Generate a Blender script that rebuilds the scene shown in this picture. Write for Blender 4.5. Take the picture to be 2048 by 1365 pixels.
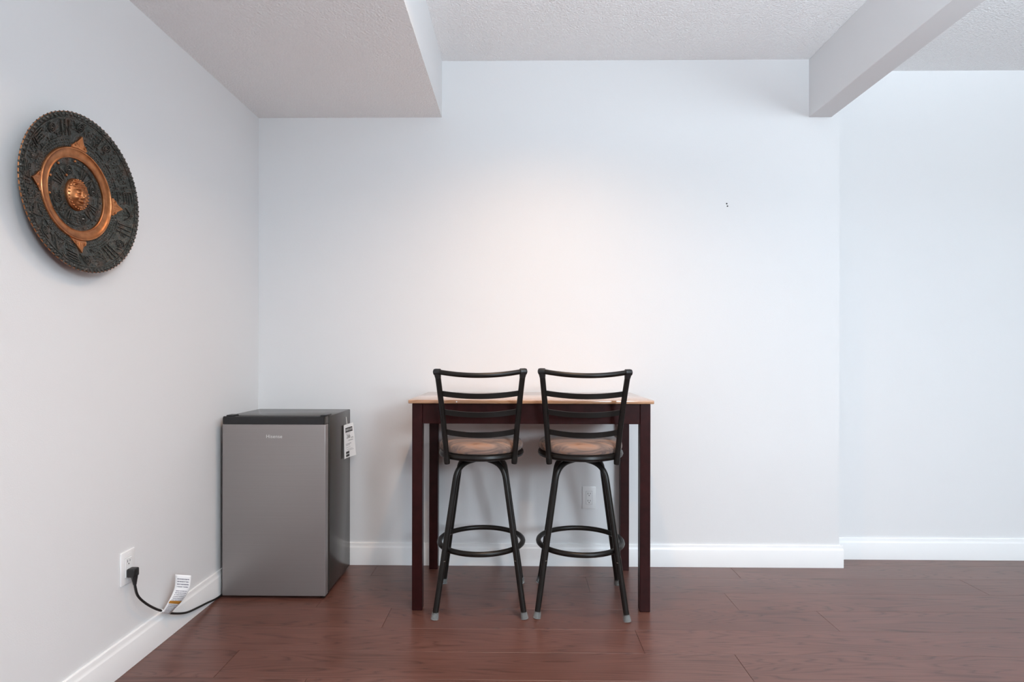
import bpy, bmesh, math, random
from mathutils import Vector, Matrix
PI = math.pi
random.seed(7)
for o in list(bpy.data.objects):
    bpy.data.objects.remove(o)
S = bpy.context.scene
COL = S.collection

# ------------------------------------------------------------------ camera
cam = bpy.data.cameras.new('camera')
cam.sensor_width = 36.0
cam.lens = 1130.0 / 2048.0 * 36.0
cam.shift_y = 27.4 / 2048.0
cam.clip_start = 0.05
camo = bpy.data.objects.new('camera', cam)
COL.objects.link(camo)
camo.matrix_world = (Matrix.Translation((0, 0, 1.10)) @ Matrix.Rotation(0.0126, 4, 'Z')
                     @ Matrix.Rotation(PI / 2, 4, 'X') @ Matrix.Rotation(0.0018, 4, 'Z'))
S.camera = camo

# ------------------------------------------------------------------ light
S.view_settings.view_transform = 'Standard'
S.view_settings.look = 'None'
S.view_settings.gamma = 1.0
S.view_settings.use_curve_mapping = False
S.view_settings.exposure = -0.06
S.cycles.use_denoising = True
S.cycles.max_bounces = 10
S.cycles.diffuse_bounces = 7
S.cycles.caustics_reflective = False
S.cycles.caustics_refractive = False

W = bpy.data.worlds.new('sky')
S.world = W
W.use_nodes = True
W.node_tree.nodes['Background'].inputs['Color'].default_value = (0.62, 0.80, 1.0, 1)
W.node_tree.nodes['Background'].inputs['Strength'].default_value = 1.0

def area_light(name, loc, rot, sx, sy, power, color, disk=False, spread=PI):
    L = bpy.data.lights.new(name, 'AREA')
    L.shape = 'DISK' if disk else 'RECTANGLE'
    L.size = sx
    if not disk:
        L.size_y = sy
    L.energy = power
    L.color = color
    L.spread = spread
    o = bpy.data.objects.new(name, L)
    COL.objects.link(o)
    o.location = loc
    o.rotation_euler = rot
    return o

COOL = (0.80, 0.94, 1.05)
WARM = (1.0, 0.64, 0.38)
# daylight entering the high window in the wall behind the camera (outside the frame)
WIN_F = dict(x0=2.2, x1=3.4, z0=1.70, z1=2.45)
area_light('daylight_front_window', ((WIN_F['x0'] + WIN_F['x1']) / 2, -2.97, (WIN_F['z0'] + WIN_F['z1']) / 2),
           (PI / 2, 0, 0), WIN_F['x1'] - WIN_F['x0'], WIN_F['z1'] - WIN_F['z0'], 160, COOL)

def spot_light(name, loc, rot, power, color, size, blend, soft):
    L = bpy.data.lights.new(name, 'SPOT')
    L.energy = power
    L.color = color
    L.spot_size = math.radians(size)
    L.spot_blend = blend
    L.shadow_soft_size = soft
    o = bpy.data.objects.new(name, L)
    COL.objects.link(o)
    o.location = loc
    o.rotation_euler = rot
    return o
# row of recessed warm downlights; the first is just above the top edge of the frame
DOWNLIGHTS = [((0.12, 2.02, 2.628), 78, 138, 1.0), ((0.12, 0.40, 2.628), 90, 150, 1.0)]
for p, e, sz, bl in DOWNLIGHTS:
    spot_light('downlight', p, (0, 0, 0), e, WARM, sz, bl, 0.035)
# added cool uplights, unseen behind the camera, standing in for ceiling-bounced flash
FILL_LIGHTS = [((1.25, -0.55, 1.40), 340, 165, 0.35), ((2.00, -0.45, 1.25), 330, 146, 0.8)]
for p, e, sz, bl in FILL_LIGHTS:
    spot_light('bounce_fill', p, (PI, 0, 0), e, COOL, sz, bl, 0.08)

# ------------------------------------------------------------------ room measures (metres)
XL, YB, YR, XC, XR, YF = -1.370, 2.952, 3.076, 1.662, 3.90, -3.0
HC, HB, XB = 2.637, 2.342, -0.406
BM0, BM1, HBM = 1.502, 1.619, 2.336

# ------------------------------------------------------------------ material helpers
def new_mat(name):
    m = bpy.data.materials.new(name)
    m.use_nodes = True
    nt = m.node_tree
    return m, nt, nt.nodes['Principled BSDF']

def N(nt, typ, **kw):
    n = nt.nodes.new(typ)
    for k, v in kw.items():
        if k in n.inputs:
            n.inputs[k].default_value = v
        else:
            setattr(n, k, v)
    return n

def ramp(nt, fac, stops):
    r = nt.nodes.new('ShaderNodeValToRGB')
    e = r.color_ramp.elements
    while len(e) < len(stops):
        e.new(0.5)
    for i, (p, c) in enumerate(stops):
        e[i].position = p
        e[i].color = (*c, 1)
    nt.links.new(fac, r.inputs['Fac'])
    return r.outputs['Color']

def coords(nt, scale=(1, 1, 1), kind='Object', rnd=False):
    tc = nt.nodes.new('ShaderNodeTexCoord')
    mp = nt.nodes.new('ShaderNodeMapping')
    mp.inputs['Scale'].default_value = scale
    nt.links.new(tc.outputs[kind], mp.inputs['Vector'])
    if rnd:
        oi = nt.nodes.new('ShaderNodeObjectInfo')
        mu = nt.nodes.new('ShaderNodeVectorMath')
        mu.operation = 'SCALE'
        mu.inputs[0].default_value = (13.0, 7.0, 5.0)
        nt.links.new(oi.outputs['Random'], mu.inputs['Scale'])
        nt.links.new(mu.outputs[0], mp.inputs['Location'])
    return mp.outputs['Vector']

def bump(nt, bsdf, height, strength, dist):
    b = nt.nodes.new('ShaderNodeBump')
    b.inputs['Strength'].default_value = strength
    b.inputs['Distance'].default_value = dist
    nt.links.new(height, b.inputs['Height'])
    nt.links.new(b.outputs['Normal'], bsdf.inputs['Normal'])

def simple(name, col, rough=0.5, metal=0.0, noise=0.0, nscale=40, bumps=0.0, bscale=200, spec=0.5, coat=0.0):
    m, nt, b = new_mat(name)
    b.inputs['Base Color'].default_value = (*col, 1)
    b.inputs['Roughness'].default_value = rough
    b.inputs['Metallic'].default_value = metal
    b.inputs['Specular IOR Level'].default_value = spec
    b.inputs['Coat Weight'].default_value = coat
    v = coords(nt)
    if noise:
        n = N(nt, 'ShaderNodeTexNoise', Scale=nscale, Detail=4.0)
        nt.links.new(v, n.inputs['Vector'])
        c = ramp(nt, n.outputs['Fac'], [(0.3, tuple(x * (1 - noise) for x in col)), (0.7, tuple(min(1, x * (1 + noise)) for x in col))])
        nt.links.new(c, b.inputs['Base Color'])
    if bumps:
        n = N(nt, 'ShaderNodeTexNoise', Scale=bscale, Detail=3.0)
        nt.links.new(v, n.inputs['Vector'])
        bump(nt, b, n.outputs['Fac'], bumps, 0.001)
    return m

M = {}
M['wall'] = simple('wall_paint', (0.77, 0.77, 0.775), 0.75, bumps=0.25, bscale=260, spec=0.3)
M['wall_dark'] = simple('darkened_unseen_wall', (0.30, 0.27, 0.24), 0.8, spec=0.3)  # unseen walls only: colour made dark to cut the light they bounce
M['trim'] = simple('trim_paint', (0.87, 0.87, 0.87), 0.32, spec=0.5)
M['white_plastic'] = simple('white_plastic', (0.86, 0.86, 0.86), 0.3)
M['slot'] = simple('dark_slot', (0.02, 0.02, 0.02), 0.6)

def ceiling_mat():
    m, nt, b = new_mat('stippled_ceiling')
    b.inputs['Base Color'].default_value = (0.92, 0.92, 0.92, 1)
    b.inputs['Roughness'].default_value = 0.9
    b.inputs['Specular IOR Level'].default_value = 0.15
    v = coords(nt)
    n1 = N(nt, 'ShaderNodeTexNoise', Scale=95.0, Detail=3.0, Roughness=0.6)
    n2 = N(nt, 'ShaderNodeTexVoronoi', Scale=120.0)
    nt.links.new(v, n1.inputs['Vector'])
    nt.links.new(v, n2.inputs['Vector'])
    mx = N(nt, 'ShaderNodeMath', operation='SUBTRACT')
    nt.links.new(n1.outputs['Fac'], mx.inputs[0])
    nt.links.new(n2.outputs['Distance'], mx.inputs[1])
    bump(nt, b, mx.outputs[0], 0.55, 0.006)
    return m
M['ceiling'] = ceiling_mat()

def wood_mat(name, dark, mid, light, gscale=1.0, rough=0.34, rnd=True, ring=0.5, var=0.18, spec=0.5, coat=0.0):
    """long grain along local X"""
    m, nt, b = new_mat(name)
    b.inputs['Specular IOR Level'].default_value = spec
    b.inputs['Coat Weight'].default_value = coat
    b.inputs['Coat Roughness'].default_value = 0.10
    v = coords(nt, (1.0 * gscale, 1.0 * gscale, 1.0 * gscale), rnd=rnd)
    # slow warp so the growth rings make long arches
    mpa = nt.nodes.new('ShaderNodeMapping')
    mpa.inputs['Scale'].default_value = (0.42, 5.0, 5.0)
    nt.links.new(v, mpa.inputs['Vector'])
    warp = N(nt, 'ShaderNodeTexNoise', Scale=1.6, Detail=2.0, Roughness=0.45)
    nt.links.new(mpa.outputs['Vector'], warp.inputs['Vector'])
    mul = N(nt, 'ShaderNodeMath', operation='MULTIPLY')
    mul.inputs[1].default_value = 30.0
    nt.links.new(warp.outputs['Fac'], mul.inputs[0])
    sn = N(nt, 'ShaderNodeMath', operation='FRACT')
    nt.links.new(mul.outputs[0], sn.inputs[0])
    mpb = nt.nodes.new('ShaderNodeMapping')
    mpb.inputs['Scale'].default_value = (2.2, 95.0, 95.0)
    nt.links.new(v, mpb.inputs['Vector'])
    fine = N(nt, 'ShaderNodeTexNoise', Scale=3.0, Detail=5.0, Roughness=0.65)
    nt.links.new(mpb.outputs['Vector'], fine.inputs['Vector'])
    mpc = nt.nodes.new('ShaderNodeMapping')
    mpc.inputs['Scale'].default_value = (1.0, 3.0, 3.0)
    nt.links.new(v, mpc.inputs['Vector'])
    blot = N(nt, 'ShaderNodeTexNoise', Scale=3.2, Detail=3.0)
    nt.links.new(mpc.outputs['Vector'], blot.inputs['Vector'])
    a = N(nt, 'ShaderNodeMath', operation='MULTIPLY')
    a.inputs[1].default_value = ring
    rr = ramp(nt, sn.outputs[0], [(0.0, (0.05,) * 3), (0.16, (0.80,) * 3), (0.7, (1,) * 3), (1.0, (0.35,) * 3)])
    nt.links.new(rr, a.inputs[0])
    s1 = N(nt, 'ShaderNodeMath', operation='MULTIPLY_ADD')
    s1.inputs[1].default_value = 1.0 - ring
    nt.links.new(fine.outputs['Fac'], s1.inputs[0])
    nt.links.new(a.outputs[0], s1.inputs[2])
    s2 = N(nt, 'ShaderNodeMath', operation='MULTIPLY_ADD')
    s2.inputs[1].default_value = 0.42
    nt.links.new(blot.outputs['Fac'], s2.inputs[0])
    nt.links.new(s1.outputs[0], s2.inputs[2])
    c = ramp(nt, s2.outputs[0], [(0.46, dark), (0.78, mid), (1.0, light)])
    if rnd:
        oi = nt.nodes.new('ShaderNodeObjectInfo')
        hs = nt.nodes.new('ShaderNodeHueSaturation')
        mr = nt.nodes.new('ShaderNodeMapRange')
        mr.inputs['To Min'].default_value = 1 - var
        mr.inputs['To Max'].default_value = 1 + var
        nt.links.new(oi.outputs['Random'], mr.inputs['Value'])
        nt.links.new(mr.outputs['Result'], hs.inputs['Value'])
        nt.links.new(c, hs.inputs['Color'])
        c = hs.outputs['Color']
    nt.links.new(c, b.inputs['Base Color'])
    ro = N(nt, 'ShaderNodeMath', operation='MULTIPLY_ADD')
    ro.inputs[1].default_value = 0.15
    ro.inputs[2].default_value = rough - 0.07
    nt.links.new(fine.outputs['Fac'], ro.inputs[0])
    nt.links.new(ro.outputs[0], b.inputs['Roughness'])
    bump(nt, b, s1.outputs[0], 0.18, 0.0008)
    return m
M['floor_wood'] = wood_mat('oak_plank', (0.052, 0.019, 0.013), (0.118, 0.049, 0.036), (0.150, 0.066, 0.050), rough=0.31, ring=0.42, var=0.05, spec=0.62)
M['subfloor'] = simple('subfloor', (0.03, 0.018, 0.015), 0.9)
M['table_top'] = wood_mat('pale_table_wood', (0.28, 0.130, 0.060), (0.44, 0.235, 0.125), (0.54, 0.32, 0.19), gscale=2.0, rough=0.22, rnd=False, ring=0.3, coat=1.0)
M['mahogany'] = simple('mahogany_stain', (0.024, 0.0045, 0.0045), 0.36, noise=0.25, nscale=30, spec=0.22)
M['black_metal'] = simple('black_painted_metal', (0.0080, 0.0066, 0.0056), 0.36, noise=0.2, nscale=25, bumps=0.08, bscale=500, spec=0.32)
M['black_slat'] = simple('black_slat_metal', (0.0085, 0.0072, 0.0062), 0.45, spec=0.28)
M['weld'] = simple('scuffed_metal', (0.30, 0.27, 0.24), 0.4, metal=0.6)

def fabric_mat():
    m, nt, b = new_mat('striped_microsuede')
    b.inputs['Roughness'].default_value = 0.85
    b.inputs['Specular IOR Level'].default_value = 0.2
    b.inputs['Sheen Weight'].default_value = 0.25
    v = coords(nt, (2.2, 9.0, 9.0))
    n = N(nt, 'ShaderNodeTexNoise', Scale=1.9, Detail=3.0, Roughness=0.5, Distortion=0.8)
    nt.links.new(v, n.inputs['Vector'])
    c = ramp(nt, n.outputs['Fac'], [(0.30, (0.115, 0.068, 0.047)), (0.40, (0.31, 0.165, 0.105)), (0.47, (0.30, 0.19, 0.145)), (0.53, (0.155, 0.112, 0.098)), (0.58, (0.27, 0.18, 0.145)), (0.70, (0.33, 0.19, 0.125))])
    nt.links.new(c, b.inputs['Base Color'])
    v2 = coords(nt)
    n2 = N(nt, 'ShaderNodeTexNoise', Scale=700.0, Detail=2.0)
    nt.links.new(v2, n2.inputs['Vector'])
    bump(nt, b, n2.outputs['Fac'], 0.3, 0.001)
    return m
M['fabric'] = fabric_mat()

def clear_mat():
    m, nt, b = new_mat('clear_vinyl')
    b.inputs['Base Color'].default_value = (0.40, 0.42, 0.42, 1)
    b.inputs['Roughness'].default_value = 0.25
    b.inputs['Alpha'].default_value = 0.40
    return m
M['clear'] = clear_mat()

def brushed(name, col, rough, metal, amt):
    m, nt, b = new_mat(name)
    b.inputs['Metallic'].default_value = metal
    v = coords(nt, (1, 60, 400))
    n = N(nt, 'ShaderNodeTexNoise', Scale=2.5, Detail=3.0)
    nt.links.new(v, n.inputs['Vector'])
    c = ramp(nt, n.outputs['Fac'], [(0.25, tuple(x * (1 - amt) for x in col)), (0.75, tuple(x * (1 + amt) for x in col))])
    nt.links.new(c, b.inputs['Base Color'])
    b.inputs['Roughness'].default_value = rough
    return m
M['steel'] = brushed('brushed_steel_door', (0.30, 0.275, 0.270), 0.42, 0.55, 0.04)
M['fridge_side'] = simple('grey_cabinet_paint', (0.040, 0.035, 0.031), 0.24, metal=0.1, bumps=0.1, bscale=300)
M['black_plastic'] = simple('black_plastic', (0.012, 0.012, 0.013), 0.38)
M['gasket'] = simple('rubber_gasket', (0.02, 0.02, 0.02), 0.8)
M['logo'] = simple('silver_lettering', (0.72, 0.72, 0.72), 0.35, metal=0.3)
M['paper'] = simple('white_paper', (0.85, 0.85, 0.85), 0.8, spec=0.2)
M['ink'] = simple('black_ink', (0.03, 0.03, 0.03), 0.7)
M['grey_ink'] = simple('grey_ink', (0.33, 0.33, 0.35), 0.8)
M['string'] = simple('white_string', (0.75, 0.73, 0.68), 0.8)
M['cable'] = simple('black_cable', (0.010, 0.010, 0.010), 0.42)
def copper_mat():
    m, nt, b = new_mat('rubbed_copper')
    b.inputs['Metallic'].default_value = 0.9
    b.inputs['Roughness'].default_value = 0.34
    v = coords(nt)
    n = N(nt, 'ShaderNodeTexNoise', Scale=45.0, Detail=4.0)
    nt.links.new(v, n.inputs['Vector'])
    c = ramp(nt, n.outputs['Fac'], [(0.3, (0.36, 0.135, 0.050)), (0.7, (0.60, 0.255, 0.110))])
    ge = nt.nodes.new('ShaderNodeNewGeometry')
    e = ramp(nt, ge.outputs['Pointiness'], [(0.42, (0.85, 0.85, 0.85)), (0.49, (0, 0, 0))])
    mx = nt.nodes.new('ShaderNodeMix')
    mx.data_type = 'RGBA'
    nt.links.new(e, mx.inputs['Factor'])
    nt.links.new(c, mx.inputs['A'])
    mx.inputs['B'].default_value = (0.07, 0.030, 0.016, 1)
    nt.links.new(mx.outputs['Result'], b.inputs['Base Color'])
    n2 = N(nt, 'ShaderNodeTexNoise', Scale=220.0, Detail=2.0)
    nt.links.new(v, n2.inputs['Vector'])
    bump(nt, b, n2.outputs['Fac'], 0.2, 0.001)
    return m
M['copper'] = copper_mat()

def patina_mat():
    m, nt, b = new_mat('dark_patina')
    b.inputs['Metallic'].default_value = 0.6
    b.inputs['Roughness'].default_value = 0.36
    v = coords(nt)
    n = N(nt, 'ShaderNodeTexNoise', Scale=28.0, Detail=5.0)
    nt.links.new(v, n.inputs['Vector'])
    c = ramp(nt, n.outputs['Fac'], [(0.3, (0.040, 0.048, 0.044)), (0.55, (0.075, 0.080, 0.074)), (0.78, (0.12, 0.075, 0.055))])
    # rubbed copper where the relief stands proud
    ge = nt.nodes.new('ShaderNodeNewGeometry')
    e = ramp(nt, ge.outputs['Pointiness'], [(0.56, (0, 0, 0)), (0.72, (0.7, 0.7, 0.7))])
    mx = nt.nodes.new('ShaderNodeMix')
    mx.data_type = 'RGBA'
    nt.links.new(e, mx.inputs['Factor'])
    nt.links.new(c, mx.inputs['A'])
    mx.inputs['B'].default_value = (0.20, 0.135, 0.10, 1)
    nt.links.new(mx.outputs['Result'], b.inputs['Base Color'])
    n2 = N(nt, 'ShaderNodeTexVoronoi', Scale=190.0)
    nt.links.new(v, n2.inputs['Vector'])
    bump(nt, b, n2.outputs['Distance'], 0.55, 0.003)
    return m
M['patina'] = patina_mat()

def tag_mat():
    """printed care label: rows of fine print, a blank border, one orange band (UV: u across, v along)"""
    m, nt, b = new_mat('printed_warning_label')
    b.inputs['Roughness'].default_value = 0.7
    uv = nt.nodes.new('ShaderNodeUVMap')
    sep = nt.nodes.new('ShaderNodeSeparateXYZ')
    nt.links.new(uv.outputs['UV'], sep.inputs[0])
    u, v = sep.outputs['X'], sep.outputs['Y']
    def mth(op, a, c=None):
        n = nt.nodes.new('ShaderNodeMath')
        n.operation = op
        for i, x in enumerate((a, c)):
            if x is None:
                continue
            if isinstance(x, (int, float)):
                n.inputs[i].default_value = x
            else:
                nt.links.new(x, n.inputs[i])
        return n.outputs[0]
    rows = mth('GREATER_THAN', mth('FRACT', mth('MULTIPLY', v, 24.0)), 0.5)
    mp = nt.nodes.new('ShaderNodeMapping')
    mp.inputs['Scale'].default_value = (60, 24, 1)
    nt.links.new(uv.outputs['UV'], mp.inputs['Vector'])
    nz = N(nt, 'ShaderNodeTexNoise', Scale=1.0, Detail=1.0)
    nt.links.new(mp.outputs['Vector'], nz.inputs['Vector'])
    ink = mth('MULTIPLY', rows, mth('GREATER_THAN', nz.outputs['Fac'], 0.42))
    inside = mth('MULTIPLY', mth('GREATER_THAN', u, 0.14), mth('LESS_THAN', u, 0.90))
    inside = mth('MULTIPLY', inside, mth('LESS_THAN', v, 0.93))
    ink = mth('MULTIPLY', ink, inside)
    band = mth('MULTIPLY', mth('GREATER_THAN', v, 0.40), mth('LESS_THAN', v, 0.47))
    band = mth('MULTIPLY', band, mth('GREATER_THAN', u, 0.06))
    gap = mth('MULTIPLY', mth('GREATER_THAN', v, 0.72), mth('LESS_THAN', v, 0.75))
    ink = mth('MULTIPLY', ink, mth('SUBTRACT', 1.0, gap))
    m1 = nt.nodes.new('ShaderNodeMix')
    m1.data_type = 'RGBA'
    m1.inputs['A'].default_value = (0.84, 0.84, 0.85, 1)
    m1.inputs['B'].default_value = (0.22, 0.22, 0.26, 1)
    nt.links.new(ink, m1.inputs['Factor'])
    m2 = nt.nodes.new('ShaderNodeMix')
    m2.data_type = 'RGBA'
    m2.inputs['B'].default_value = (0.45, 0.19, 0.02, 1)
    nt.links.new(m1.outputs['Result'], m2.inputs['A'])
    nt.links.new(band, m2.inputs['Factor'])
    nt.links.new(m2.outputs['Result'], b.inputs['Base Color'])
    return m
M['warning_print'] = tag_mat()

# ------------------------------------------------------------------ mesh helpers
class MB:
    def __init__(self):
        self.v, self.f, self.m = [], [], []
    def add(self, verts, faces, mi=0):
        o = len(self.v)
        self.v += [tuple(p) for p in verts]
        self.f += [tuple(i + o for i in f) for f in faces]
        self.m += [mi] * len(faces)
        return self
    def box(self, x0, x1, y0, y1, z0, z1, mi=0):
        vs = [(x, y, z) for z in (z0, z1) for y in (y0, y1) for x in (x0, x1)]
        return self.add(vs, [(0, 2, 3, 1), (4, 5, 7, 6), (0, 1, 5, 4), (2, 6, 7, 3), (0, 4, 6, 2), (1, 3, 7, 5)], mi)
    def bbox(self, x0, x1, y0, y1, z0, z1, r=0.003, seg=2, mi=0):
        bm = bmesh.new()
        bmesh.ops.create_cube(bm, size=1.0)
        for v in bm.verts:
            v.co = Vector(((x0 + x1) / 2 + v.co.x * (x1 - x0), (y0 + y1) / 2 + v.co.y * (y1 - y0), (z0 + z1) / 2 + v.co.z * (z1 - z0)))
        bmesh.ops.bevel(bm, geom=bm.edges[:], offset=r, segments=seg, profile=0.5, affect='EDGES')
        bm.verts.index_update()
        self.add([v.co for v in bm.verts], [[v.index for v in f.verts] for f in bm.faces], mi)
        bm.free()
        return self
    def tube(self, pts, r, seg=12, caps=True, closed=False, mi=0, flat=None):
        P = [Vector(p) for p in pts]
        n = len(P)
        rad = r if isinstance(r, (list, tuple)) else [r] * n
        T = []
        for i in range(n):
            if closed:
                t = P[(i + 1) % n] - P[i - 1]
            else:
                t = P[min(i + 1, n - 1)] - P[max(i - 1, 0)]
            T.append(t.normalized())
        up = Vector((0, 0, 1)) if abs(T[0].z) < 0.9 else Vector((1, 0, 0))
        nrm = (up - T[0] * up.dot(T[0])).normalized()
        vs, fs = [], []
        for i in range(n):
            if i:
                nrm = (nrm - T[i] * nrm.dot(T[i])).normalized()
            bi = T[i].cross(nrm)
            for k in range(seg):
                a = 2 * PI * k / seg
                ca, sa = math.cos(a), math.sin(a)
                if flat:
                    vs.append(P[i] + nrm * ca * flat[0] + bi * sa * flat[1])
                else:
                    vs.append(P[i] + (nrm * ca + bi * sa) * rad[i])
        rng = n if closed else n - 1
        for i in range(rng):
            j = (i + 1) % n
            for k in range(seg):
                l = (k + 1) % seg
                fs.append((i * seg + k, i * seg + l, j * seg + l, j * seg + k))
        if caps and not closed:
            fs.append(tuple(range(seg))[::-1])
            fs.append(tuple((n - 1) * seg + k for k in range(seg)))
        return self.add(vs, fs, mi)
    def lathe(self, prof, seg=48, mi=0, center=(0, 0, 0), sx=1.0):
        vs, fs = [], []
        idx = []
        for r, z in prof:
            if r < 1e-6:
                idx.append([len(vs)])
                vs.append((center[0], center[1], center[2] + z))
            else:
                row = []
                for k in range(seg):
                    a = 2 * PI * k / seg
                    row.append(len(vs))
                    vs.append((center[0] + r * math.cos(a) * sx, center[1] + r * math.sin(a), center[2] + z))
                idx.append(row)
        for A, B in zip(idx[:-1], idx[1:]):
            for k in range(seg):
                l = (k + 1) % seg
                if len(A) == 1 and len(B) > 1:
                    fs.append((A[0], B[k], B[l]))
                elif len(B) == 1 and len(A) > 1:
                    fs.append((A[k], B[0], A[l]))
                elif len(A) > 1:
                    fs.append((A[k], B[k], B[l], A[l]))
        return self.add(vs, fs, mi)
    def stud(self, c, r, h, seg=8, nx=None):
        """low dome on the local +Z side of point c"""
        c = Vector(c)
        self.lathe([(r, -0.0006), (r * 0.92, h * 0.45), (r * 0.6, h * 0.85), (0, h)], seg, center=c)
        return self
    def ribbon(self, pts, w, h):
        """rectangular bar following pts in a plane of local z: half width w, height h (fine relief lines)"""
        P = [Vector(p) for p in pts]
        n = len(P)
        vs, fs = [], []
        for i in range(n):
            t = (P[min(i + 1, n - 1)] - P[max(i - 1, 0)])
            t.z = 0
            t.normalize()
            s = Vector((-t.y, t.x, 0))
            vs += [P[i] - s * w - Vector((0, 0, 0.001)), P[i] - s * w * 0.6 + Vector((0, 0, h)), P[i] + s * w * 0.6 + Vector((0, 0, h)), P[i] + s * w - Vector((0, 0, 0.001))]
        for i in range(n - 1):
            a, b = i * 4, i * 4 + 4
            for k in range(3):
                fs.append((a + k, b + k, b + k + 1, a + k + 1))
        e = (n - 1) * 4
        fs.append((0, 1, 2, 3))
        fs.append((e + 3, e + 2, e + 1, e))
        return self.add(vs, fs)
    def mesh(self, name, mats, smooth=35.0, recalc=True):
        me = bpy.data.meshes.new(name)
        me.from_pydata(self.v, [], self.f)
        for mt in (mats if isinstance(mats, (list, tuple)) else [mats]):
            me.materials.append(mt)
        me.polygons.foreach_set('material_index', self.m)
        if recalc:
            bm = bmesh.new()
            bm.from_mesh(me)
            bmesh.ops.recalc_face_normals(bm, faces=bm.faces[:])
            bm.to_mesh(me)
            bm.free()
        if smooth:
            me.polygons.foreach_set('use_smooth', [True] * len(me.polygons))
            me.set_sharp_from_angle(angle=math.radians(smooth))
        me.update()
        return me
    def build(self, name, mats, parent=None, smooth=35.0, loc=None, rot=None):
        return link(name, self.mesh(name, mats, smooth), parent, loc, rot)

def link(name, me, parent=None, loc=None, rot=None):
    o = bpy.data.objects.new(name, me)
    COL.objects.link(o)
    if parent is not None:
        o.parent = parent
    if loc is not None:
        o.location = loc
    if rot is not None:
        o.rotation_euler = rot
    return o

def thing(name, label, cat, loc=(0, 0, 0), rot=(0, 0, 0), group=None):
    o = bpy.data.objects.new(name, None)
    o.empty_display_size = 0.1
    COL.objects.link(o)
    o.location = loc
    o.rotation_euler = rot
    o['label'] = label
    o['category'] = cat
    if group:
        o['group'] = group
    return o

def struct(o, label=None, cat=None):
    o['kind'] = 'structure'
    if label:
        o['label'] = label
    if cat:
        o['category'] = cat
    return o

def text_mesh(txt, size, extrude, mat, spacing=1.0):
    c = bpy.data.curves.new('lettering', 'FONT')
    c.body = txt
    c.size = size
    c.extrude = extrude
    c.align_x = 'CENTER'
    c.align_y = 'CENTER'
    c.space_character = spacing
    t = bpy.data.objects.new('lettering_source', c)
    COL.objects.link(t)
    dg = bpy.context.evaluated_depsgraph_get()
    me = bpy.data.meshes.new_from_object(t.evaluated_get(dg))
    bpy.data.objects.remove(t)
    bpy.data.curves.remove(c)
    me.materials.clear()
    me.materials.append(mat)
    return me

# frames: columns are the local right / up / out axes of a thing hung on a vertical face
FACE_LEFT = Matrix(((0, 0, 1), (1, 0, 0), (0, 1, 0))).to_euler()      # faces +X, right = +Y, up = +Z
FACE_BACK = Matrix(((1, 0, 0), (0, 0, -1), (0, 1, 0))).to_euler()     # faces -Y, right = +X, up = +Z

# ================================================================== ROOM
T = 0.12
struct(MB().box(XL - T, XL, YF - T, YB + 0.3, -0.05, HC + T).build('wall_left', M['wall'], smooth=0), 'pale grey painted wall with the round plate and cord outlet', 'wall')
wb = MB().box(XL, XC, YB, YB + 0.3, -0.05, HC + T).build('wall_back', M['wall'], smooth=0)
struct(wb, 'pale painted back wall behind fridge and table', 'wall')
struct(MB().box(XC, XR + T, YR, YR + T, -0.05, HC + T).build('wall_recess', M['wall'], smooth=0), 'pale painted wall set back at the far right', 'wall')
struct(MB().box(XR, XR + T, YF - T, YR, -0.05, HC + T).build('wall_right', M['wall_dark'], smooth=0), 'unseen side wall, darkened to cut bounced light', 'wall')
w = MB()
w.box(XL, WIN_F['x0'], YF - T, YF, -0.05, HC + T).box(WIN_F['x1'], XR, YF - T, YF, -0.05, HC + T)
w.box(WIN_F['x0'], WIN_F['x1'], YF - T, YF, -0.05, WIN_F['z0']).box(WIN_F['x0'], WIN_F['x1'], YF - T, YF, WIN_F['z1'], HC + T)
struct(w.build('wall_front', M['wall_dark'], smooth=0), 'unseen wall with a wide window, darkened to cut bounced light', 'wall')
struct(MB().box(XL, XR, YF, YR, HC, HC + T).build('ceiling', M['ceiling'], smooth=0), 'white stippled ceiling', 'ceiling')
# dropped bulkhead: stippled underside, smooth painted side
bk = MB().box(XL, XB, YF, YB, HB, HC, 0)
bko = bk.build('ceiling_bulkhead', [M['ceiling'], M['wall']], smooth=0)
for p in bko.data.polygons:
    p.material_index = 0 if p.normal.z < -0.5 else 1
struct(bko, 'dropped bulkhead with stippled underside along the left wall', 'bulkhead')
struct(MB().bbox(BM0, BM1, YF, YB + 0.001, HBM, HC, 0.002, 1).build('ceiling_beam', M['wall'], smooth=0), 'boxed grey painted ceiling beam running to the back wall', 'beam')

# window frames
def window_frame(name, m3, w_, h_):
    b = MB()
    t = 0.05
    b.bbox(-w_ / 2, -w_ / 2 + t, -h_ / 2, h_ / 2, -0.04, 0.04).bbox(w_ / 2 - t, w_ / 2, -h_ / 2, h_ / 2, -0.04, 0.04)
    b.bbox(-w_ / 2 + t, w_ / 2 - t, -h_ / 2, -h_ / 2 + t, -0.04, 0.04).bbox(-w_ / 2 + t, w_ / 2 - t, h_ / 2 - t, h_ / 2, -0.04, 0.04)
    b.bbox(-t / 2, t / 2, -h_ / 2 + t, h_ / 2 - t, -0.035, 0.035)
    o = b.build(name, M['trim'])
    o.matrix_world = m3
    struct(o, None)
    return o
mF = Matrix(((-1, 0, 0), (0, 0, 1), (0, 1, 0))).to_4x4()
window_frame('window_1', Matrix.Translation(((WIN_F['x0'] + WIN_F['x1']) / 2, YF - 0.05, (WIN_F['z0'] + WIN_F['z1']) / 2)) @ mF, WIN_F['x1'] - WIN_F['x0'], WIN_F['z1'] - WIN_F['z0'])
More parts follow.
